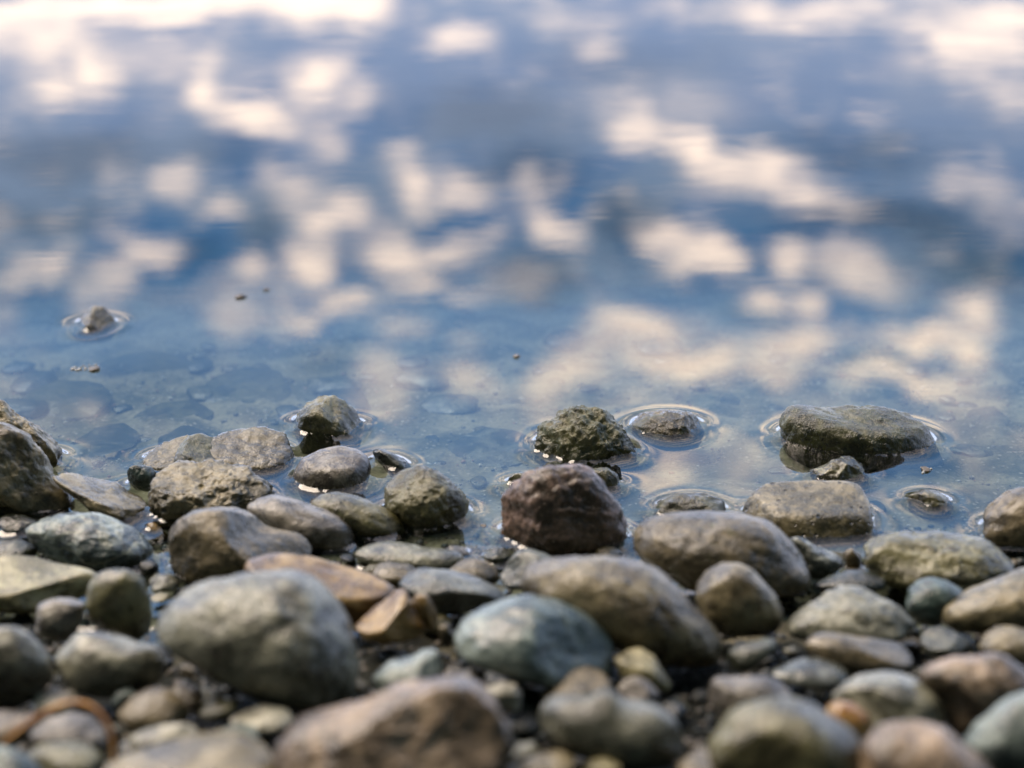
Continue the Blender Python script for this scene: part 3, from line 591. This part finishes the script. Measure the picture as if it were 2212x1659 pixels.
# faint standing ripples leaving each stone
WX, WY = np.meshgrid(wx, wy); WZ = np.zeros(WX.shape)
WZ[iy0:iy0+nyc, ix0:ix0+nxc] = hh
m, nt = nt_mat('lake_water'); n = N(nt)
geo = n('ShaderNodeNewGeometry'); v = geo.outputs['Position']
mp = n('ShaderNodeMapping', {'Vector': v, 'Scale': (5.0, 11.0, 1.0)})
w1 = n('ShaderNodeTexNoise', {'Vector': mp.outputs[0], 'Scale': 1.0, 'Detail': 3.0, 'Roughness': 0.5, 'Distortion': 0.4}).outputs[0]
mp2 = n('ShaderNodeMapping', {'Vector': v, 'Scale': (28.0, 75.0, 1.0)})
w2 = n('ShaderNodeTexNoise', {'Vector': mp2.outputs[0], 'Scale': 1.0, 'Detail': 2.0}).outputs[0]
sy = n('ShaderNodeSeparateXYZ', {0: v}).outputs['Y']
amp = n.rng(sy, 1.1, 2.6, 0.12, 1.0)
hw = n.math('ADD', n.math('MULTIPLY', w1, 0.00028), n.math('MULTIPLY', w2, 0.000012))
hw = n.math('MULTIPLY', hw, amp)
bp = n('ShaderNodeBump', {'Height': hw, 'Strength': 1.0, 'Distance': 1.0})
fr = n('ShaderNodeFresnel', {'IOR': 1.45, 'Normal': bp.outputs[0]})
gl = n('ShaderNodeBsdfGlossy', {'Color': (1, 1, 1, 1), 'Roughness': 0.0, 'Normal': bp.outputs[0]})
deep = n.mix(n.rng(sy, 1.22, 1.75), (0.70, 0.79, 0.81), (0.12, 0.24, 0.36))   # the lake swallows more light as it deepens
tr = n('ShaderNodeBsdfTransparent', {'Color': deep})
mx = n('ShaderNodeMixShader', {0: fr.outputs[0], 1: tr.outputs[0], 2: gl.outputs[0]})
n('ShaderNodeOutputMaterial', {'Surface': mx.outputs[0]})
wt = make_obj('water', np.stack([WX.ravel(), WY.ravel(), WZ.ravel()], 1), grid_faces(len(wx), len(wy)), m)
tag(wt, 'calm lake water mirroring blue sky and cream clouds', kind='structure')

# ------------------------------------------------------------------ dry stem and floating specks
def tube(name, pts3, rad, mat, seg=10):
    cu = bpy.data.curves.new(name, 'CURVE'); cu.dimensions = '3D'; cu.bevel_depth = rad; cu.bevel_resolution = 3; cu.use_fill_caps = True
    s = cu.splines.new('NURBS'); s.points.add(len(pts3)-1); s.order_u = 4; s.use_endpoint_u = True
    for i, p in enumerate(pts3): s.points[i].co = (*p, 1); s.points[i].radius = 1.0-0.5*abs(2*i/(len(pts3)-1)-1)**3
    o = bpy.data.objects.new(name, cu); COL.objects.link(o)
    dg = bpy.context.evaluated_depsgraph_get(); me = bpy.data.meshes.new_from_object(o.evaluated_get(dg))
    bpy.data.objects.remove(o); o = bpy.data.objects.new(name, me); COL.objects.link(o); me.materials.clear(); me.materials.append(mat)
    for p in me.polygons: p.use_smooth = True
    return o
m, nt = nt_mat('dry_reed'); n = N(nt)
tcx = n('ShaderNodeTexCoord')
nn = n('ShaderNodeTexNoise', {'Vector': tcx.outputs['Object'], 'Scale': 130.0, 'Detail': 3.0}).outputs[0]
bs = n('ShaderNodeBsdfPrincipled', {'Base Color': n.mix(n.rng(nn, 0.4, 0.6), (0.50, 0.24, 0.05), (0.30, 0.14, 0.05)), 'Roughness': 0.5})
n('ShaderNodeOutputMaterial', {'Surface': bs.outputs[0]})
pts = [(5,1606,.028),(35,1585,.034),(80,1548,.044),(150,1512,.052),(200,1524,.050),(232,1558,.044),(248,1604,.036),(244,1645,.028)]
o = tube('dry_stem', [hit(px, py, float(ground_z(0, 0.76))+h_) for px, py, h_ in pts], 0.0014, m)
tag(o, 'orange brown dry plant stem arching over a pale pebble at bottom left', 'plant stem')

md, nt = nt_mat('speck_debris'); n = N(nt)
tcx = n('ShaderNodeTexCoord')
nn = n('ShaderNodeTexNoise', {'Vector': tcx.outputs['Object'], 'Scale': 900.0}).outputs[0]
bs = n('ShaderNodeBsdfPrincipled', {'Base Color': n.mix(nn, (0.03, 0.03, 0.025), (0.16, 0.12, 0.08)), 'Roughness': 0.4})
n('ShaderNodeOutputMaterial', {'Surface': bs.outputs[0]})
for px, py, w_, lab in ((1117,769,9,'tiny dark insect like speck floating in the open middle water'), (520,641,13,'small dark bark flake floating in the upper left water'),
                       (575,625,8,'tiny bark flake floating just beyond the larger one'), (2001,1014,12,'dark flake floating beyond the small ringed stone'),
                       (203,796,14,'brown flake afloat on the bubbly patch at left'), (1045,1136,9,'tiny dark bit floating left of the red boulder')):
    c = hit(px, py, 0.0006); wd = w_/F*(c[1])
    p, f = shape_unit(3, int(px), 3, 0.25, (), 0.05)
    p = p*np.array([wd*0.9, wd*1.1, wd*0.35])
    o = make_obj('floating_flake', p+c, f, md, c); tag(o, lab, 'debris')
mb, nt = nt_mat('foam_film'); n = N(nt)
bs = n('ShaderNodeBsdfPrincipled', {'Base Color': (0.6, 0.6, 0.58, 1), 'Roughness': 0.12, 'Transmission Weight': 0.6, 'IOR': 1.33})
n('ShaderNodeOutputMaterial', {'Surface': bs.outputs[0]})
br = np.random.default_rng(4)
for (px, py, sx_, sy_, cnt, lab) in ((168,797,34,8,22,'patch of little clear bubbles on the water at left'), (2003,1016,15,6,10,'few clear bubbles on the water beyond the small ringed stone')):
    Vs, Fs = [], []; v3, f3 = ico(2)
    for i in range(cnt):
        c = hit(px+br.normal()*sx_*0.5, py+br.normal()*sy_*0.5, 0.0); rr = br.uniform(0.0006, 0.0016)
        Fs.append(f3+len(Vs)*len(v3)); Vs.append(v3*np.array([rr, rr, rr*0.8])+c)
    o = make_obj('bubbles', np.concatenate(Vs), np.concatenate(Fs), mb); tag(o, lab, 'bubbles', kind='stuff')
sr = np.random.default_rng(33)
smats = [M('olive', wet=1.0), M('grey', wet=1.0), M('tan', wet=1.0), M('dark', wet=1.0)]
slabels = ['flat olive pebble on the lake bed seen dimly through shallow water', 'flat grey pebble on the lake bed seen dimly through shallow water',
           'flat tan pebble on the lake bed seen dimly through shallow water', 'flat dark pebble on the lake bed seen dimly through shallow water']
sp_m = {}; placed = []
while len(placed) < 95:
    x = sr.uniform(-0.44, 0.44); y = sr.uniform(1.0, 1.45); rad = sr.choice([0.005, 0.009, 0.016, 0.026], p=[0.3, 0.35, 0.22, 0.13])
    if any((x-a)**2+(y-b)**2 < (0.9*(rad+q))**2 for a, b, q in placed): continue
    if any(np.hypot(o_.location.x-x, o_.location.y-y) < rad*0.8+0.02 for o_, _, _ in SOLIDS): continue
    placed.append((x, y, rad)); km = int(sr.integers(4)); si = int(sr.integers(4))
    if (km, si, rad) not in sp_m:
        p, f = shape_unit(4, 500+si, 4, 0.1, (), 0.08)
        p = p*np.array([1, 0.75, 0.26])*rad
        o = make_obj('submerged_pebble', p, f, smats[km]); sp_m[(km, si, rad)] = o
    else:
        o = sp_m[(km, si, rad)].copy(); COL.objects.link(o)
    o.location = (x, y, float(bed_z(x, y))+0.10*rad); o.rotation_euler = (0, 0, sr.uniform(0, 6.28))
    tag(o, slabels[km], 'pebble', 'flat %s pebbles scattered over the lake bed' % ('olive', 'grey', 'tan', 'dark')[km])

# ------------------------------------------------------------------ sky: Nishita dusk air with layered clouds
w = bpy.data.worlds.new('World'); scn.world = w; w.use_nodes = True
nt = w.node_tree; nt.nodes.clear(); n = N(nt)
tc = n('ShaderNodeTexCoord'); dirv = tc.outputs['Generated']
sp = n('ShaderNodeSeparateXYZ', {0: dirv})
az = n.math('ARCTAN2', sp.outputs['X'], sp.outputs['Y']); el = n.math('ARCSINE', sp.outputs['Z'])
vec = n('ShaderNodeCombineXYZ', {'X': az, 'Y': el, 'Z': 0.0}).outputs[0]
SUN_EL, SUN_AZ = R(56), R(-58)
nz = n('ShaderNodeTexNoise', {'Vector': n('ShaderNodeMapping', {'Vector': vec, 'Rotation': (0.5, 0.7, 0.6), 'Location': (3.1, 1.7, 5.2)}).outputs[0], 'Scale': 24.0, 'Detail': 4.0, 'Roughness': 0.6})
cen = n('ShaderNodeVectorMath', {0: nz.outputs['Color'], 1: (0.5, 0.5, 0.5)}, operation='SUBTRACT')
scl = n('ShaderNodeVectorMath', {0: cen.outputs[0], 'Scale': 0.045}, operation='SCALE')
wv = n('ShaderNodeVectorMath', {0: vec, 1: scl.outputs[0]}, operation='ADD').outputs[0]
flat = n('ShaderNodeVectorMath', {0: wv, 1: (1, 1, 0)}, operation='MULTIPLY').outputs[0]
def sky_pt(px, py):
    d = ray(px, py); d = d/np.linalg.norm(d); return math.atan2(d[0], d[1]), math.asin(-d[2])
CLOUDS = [(350,5,420,34,0,2.0),(650,-5,170,60,0,2.6),(60,70,190,80,0,.85),(200,150,45,75,0,.95),(110,175,75,45,0,.8),(330,120,120,60,0,.5),
 (445,205,42,60,0,.9),(550,250,120,42,12,.95),(690,190,80,70,0,1.0),(790,215,60,35,0,.75),(700,300,55,50,0,.85),(980,100,80,26,5,.7),(860,325,40,28,0,.75),
 (390,395,48,50,0,.75),(620,400,75,60,0,.9),(700,470,90,60,20,.95),(680,565,62,50,0,.95),(480,460,45,30,0,.6),(330,545,80,38,0,.75),(105,577,55,18,0,.8),
 (880,390,65,50,0,.9),(1010,410,60,32,0,.65),(840,540,62,62,0,1.0),(960,530,90,35,-5,.85),(1200,490,75,42,28,.9),(900,615,75,26,0,.8),(1010,632,70,18,0,.6),
 (1380,270,90,42,20,.8),(1530,335,170,42,22,.95),(1710,400,150,44,22,1.0),(1440,510,70,34,28,.9),(1530,560,85,45,0,1.05),(1720,560,60,48,0,.85),(1860,590,110,52,15,.85),
 (1650,640,62,38,0,.95),(1750,655,42,36,0,.85),(1400,700,125,34,-8,.9),(1250,790,150,56,-25,.75),(1520,775,240,45,-6,1.0),(1700,735,120,38,-12,1.0),(1830,715,32,28,0,.7),
 (1970,735,130,30,0,1.05),(2090,690,80,52,15,1.0),(2100,760,70,34,30,.95),(1960,812,180,30,0,1.0),(1780,860,100,26,0,.4),(2140,420,110,50,10,.35),(1500,230,120,40,10,.35),
 (745,655,75,26,-6,.95),(650,686,50,14,0,.7),(530,590,45,32,0,.65),(865,712,70,24,0,.7),(1020,830,70,52,25,.6),(850,830,70,60,20,.45),(1140,620,60,40,0,.4),
 (1640,960,55,42,0,.65),(1440,1025,95,42,30,.8),(1500,1080,90,20,0,.6),(1600,1010,60,30,0,.4),(1240,40,120,20,0,.5),(1700,20,330,22,6,.75),(2080,85,190,32,10,.85),(2200,40,150,40,0,.9),
 (1290,90,60,22,0,.4),(2000,150,120,30,0,.3),(240,990,60,25,0,.35),(700,1000,200,60,0,.35),(1780,1110,150,60,0,.7),(430,1000,200,50,0,.4),(60,600,80,24,0,.35),(240,600,60,30,0,.4)]
DARKS = [(250,880,360,120,.65),(150,330,230,55,.55),(80,470,200,40,.6),(480,330,120,50,.7),(1050,250,200,70,.65),(1150,360,140,60,.5),(1350,470,90,60,.45),(1160,620,100,50,.5),
 (1930,480,260,55,.4),(2130,560,150,70,.45),(1850,330,200,50,.6),(560,500,60,70,.6),(420,550,60,40,.6),(1640,680,90,26,.7),(1900,780,90,16,.6),(1250,930,160,60,.75),(700,800,90,60,.7),(2100,1010,200,120,.7),(900,1150,300,80,.65),(1330,130,240,60,.8)]
acc = None
for (px, py, rx, ry, ang, inten) in CLOUDS:
    a0, e0 = sky_pt(px, py); a1, _ = sky_pt(px+rx, py); _, e1 = sky_pt(px, py+ry)
    if abs(ang) < 9:
        ia, ie = 1/max(1e-3, abs(a1-a0)), 1/max(1e-3, abs(e1-e0))
        mp = n('ShaderNodeVectorMath', {0: flat, 1: (ia, ie, 0), 2: (-a0*ia, -e0*ie, 0)}, operation='MULTIPLY_ADD')
    else: mp = n('ShaderNodeMapping', {'Vector': flat, 'Location': (a0, e0, 0), 'Rotation': (0, 0, R(ang)), 'Scale': (max(1e-3, abs(a1-a0)), max(1e-3, abs(e1-e0)), 1)}, vector_type='TEXTURE')
    ln = n('ShaderNodeVectorMath', {0: mp.outputs[0]}, operation='LENGTH').outputs['Value']
    q = n.rng(ln, 1.45, 0.15, 0, inten)
    acc = q if acc is None else n.math('MAXIMUM', acc, q)
st = n('ShaderNodeMapping', {'Vector': flat, 'Rotation': (0.4, 0.3, 0.35), 'Scale': (1.0, 2.0, 1.0)})
# thin broken cloud over the whole sky
cn = n('ShaderNodeTexNoise', {'Vector': st.outputs[0], 'Scale': 7.5, 'Detail': 5.0, 'Roughness': 0.6}).outputs[0]
cn2 = n('ShaderNodeTexNoise', {'Vector': st.outputs[0], 'Scale': 27.0, 'Detail': 4.0, 'Roughness': 0.6}).outputs[0]
mott = n.math('ADD', n.math('MULTIPLY', cn, 0.45), n.math('MULTIPLY', cn2, 0.55))
wisps = n.rng(mott, 0.5, 0.64, 0, 0.42)
acc = n.math('ADD', acc, n.math('MULTIPLY', wisps, n.math('SUBTRACT', 1.0, acc, True)))
acc = n.math('MULTIPLY', acc, n.rng(mott, 0.38, 0.53, 0.45, 1.05))
high = n.rng(el, R(36), R(50))
hi_c = n.math('MULTIPLY', high, n.rng(cn, 0.42, 0.62, 0.08, 0.75))
acc = n.math('MAXIMUM', acc, hi_c)
grey = n.rng(n('ShaderNodeTexNoise', {'Vector': st.outputs[0], 'Scale': 9.0, 'Detail': 4.0, 'Roughness': 0.55}).outputs[0], 0.39, 0.58)
BLUE = (0.08, 0.32, 0.74); MAUVE = (0.38, 0.55, 0.82); CREAM = (3.2, 2.60, 2.20); PALEBLUE = (0.42, 0.84, 1.55)
sky = n('ShaderNodeTexSky', sky_type='NISHITA', sun_disc=False, sun_elevation=SUN_EL, sun_rotation=SUN_AZ, air_density=1.0, dust_density=1.5)
skyc = n('ShaderNodeVectorMath', {0: sky.outputs[0], 'Scale': 0.03}, operation='SCALE').outputs[0]
base = n.mix(grey, BLUE, MAUVE)
lowband = n.rng(el, R(17), R(11), 0, 0.55)
base = n.mix(lowband, base, (0.72, 0.80, 1.14))
midband = n.math('MULTIPLY', n.rng(el, R(17.5), R(20)), n.rng(el, R(34), R(23)))
base = n.mix(n.math('MULTIPLY', midband, 0.6), base, PALEBLUE)
basec = n('ShaderNodeVectorMath', {0: base, 1: skyc}, operation='ADD').outputs[0]
dk = None
for (px, py, rx, ry, f_) in DARKS:
    a0, e0 = sky_pt(px, py); a1, _ = sky_pt(px+rx, py); _, e1 = sky_pt(px, py+ry)
    ia, ie = 1/abs(a1-a0), 1/abs(e1-e0)
    mp = n('ShaderNodeVectorMath', {0: flat, 1: (ia, ie, 0), 2: (-a0*ia, -e0*ie, 0)}, operation='MULTIPLY_ADD')
    q = n.rng(n('ShaderNodeVectorMath', {0: mp.outputs[0]}, operation='LENGTH').outputs['Value'], 1.5, 0.2, 1.0, 0.3+0.7*f_)
    dk = q if dk is None else n.math('MINIMUM', dk, q)
basec = n('ShaderNodeVectorMath', {0: basec, 'Scale': dk}, operation='SCALE').outputs[0]
colr = n.mix(acc, (1, 1, 1), CREAM); nt.links.new(basec, colr.node.inputs[6])
# light falls off towards the horizon haze and behind the viewer, away from the glow
fe = n.rng(el, R(6), R(36), 0.78, 1.85, False)
fe = n.math('MULTIPLY', fe, n.rng(el, R(-2), R(2)))
fe = n.math('MULTIPLY', fe, n.rng(el, R(38), R(60), 1.0, 0.5))
fe = n.math('MULTIPLY', fe, n.rng(el, R(8.8), R(5.5), 1.0, 3.6))
back = n.rng(sp.outputs['Y'], -0.30, 0.62, 0.035, 1.0)
tot = n.math('MULTIPLY', fe, back)
# added teal tint on the unseen sky behind the viewer, colours stone shade
colr = n.mix(n.rng(sp.outputs['Y'], 0.15, -0.3), colr, n.mix(1.0, colr, (0.30, 1.0, 0.95), 'MULTIPLY'))
bg = n('ShaderNodeBackground', {'Color': colr, 'Strength': tot})
n('ShaderNodeOutputWorld', {'Surface': bg.outputs[0]})
w.cycles.sampling_method = 'MANUAL'; w.cycles.sample_map_resolution = 1024

sl = bpy.data.lights.new('sun', 'SUN'); sl.energy = 4.4; sl.angle = R(34); sl.color = (1.0, 0.83, 0.66)
so = bpy.data.objects.new('sun', sl); COL.objects.link(so)
sd = Vector((math.sin(SUN_AZ)*math.cos(SUN_EL), math.cos(SUN_AZ)*math.cos(SUN_EL), math.sin(SUN_EL)))
so.rotation_euler = (-sd).to_track_quat('-Z', 'Y').to_euler()

# ------------------------------------------------------------------ camera
cam = bpy.data.cameras.new('camera'); co = bpy.data.objects.new('camera', cam); COL.objects.link(co)
co.location = C0; co.rotation_euler = (R(90)-PITCH, 0, 0)
cam.sensor_width = 36; cam.lens = 36*F/2212
cam.clip_start = 0.01; cam.clip_end = 2000
cam.dof.use_dof = True; cam.dof.focus_distance = 1.20
APER = 0.0165
cam.dof.aperture_fstop = cam.lens/1000/APER
scn.camera = co
scn.view_settings.view_transform = 'Standard'; scn.view_settings.look = 'None'
scn.view_settings.gamma = 1; scn.view_settings.exposure = 0.30
scn.render.engine = 'CYCLES'
scn.cycles.use_denoising = True
scn.cycles.diffuse_bounces = 2; scn.cycles.max_bounces = 7; scn.cycles.transparent_max_bounces = 12
scn.cycles.sample_clamp_indirect = 6
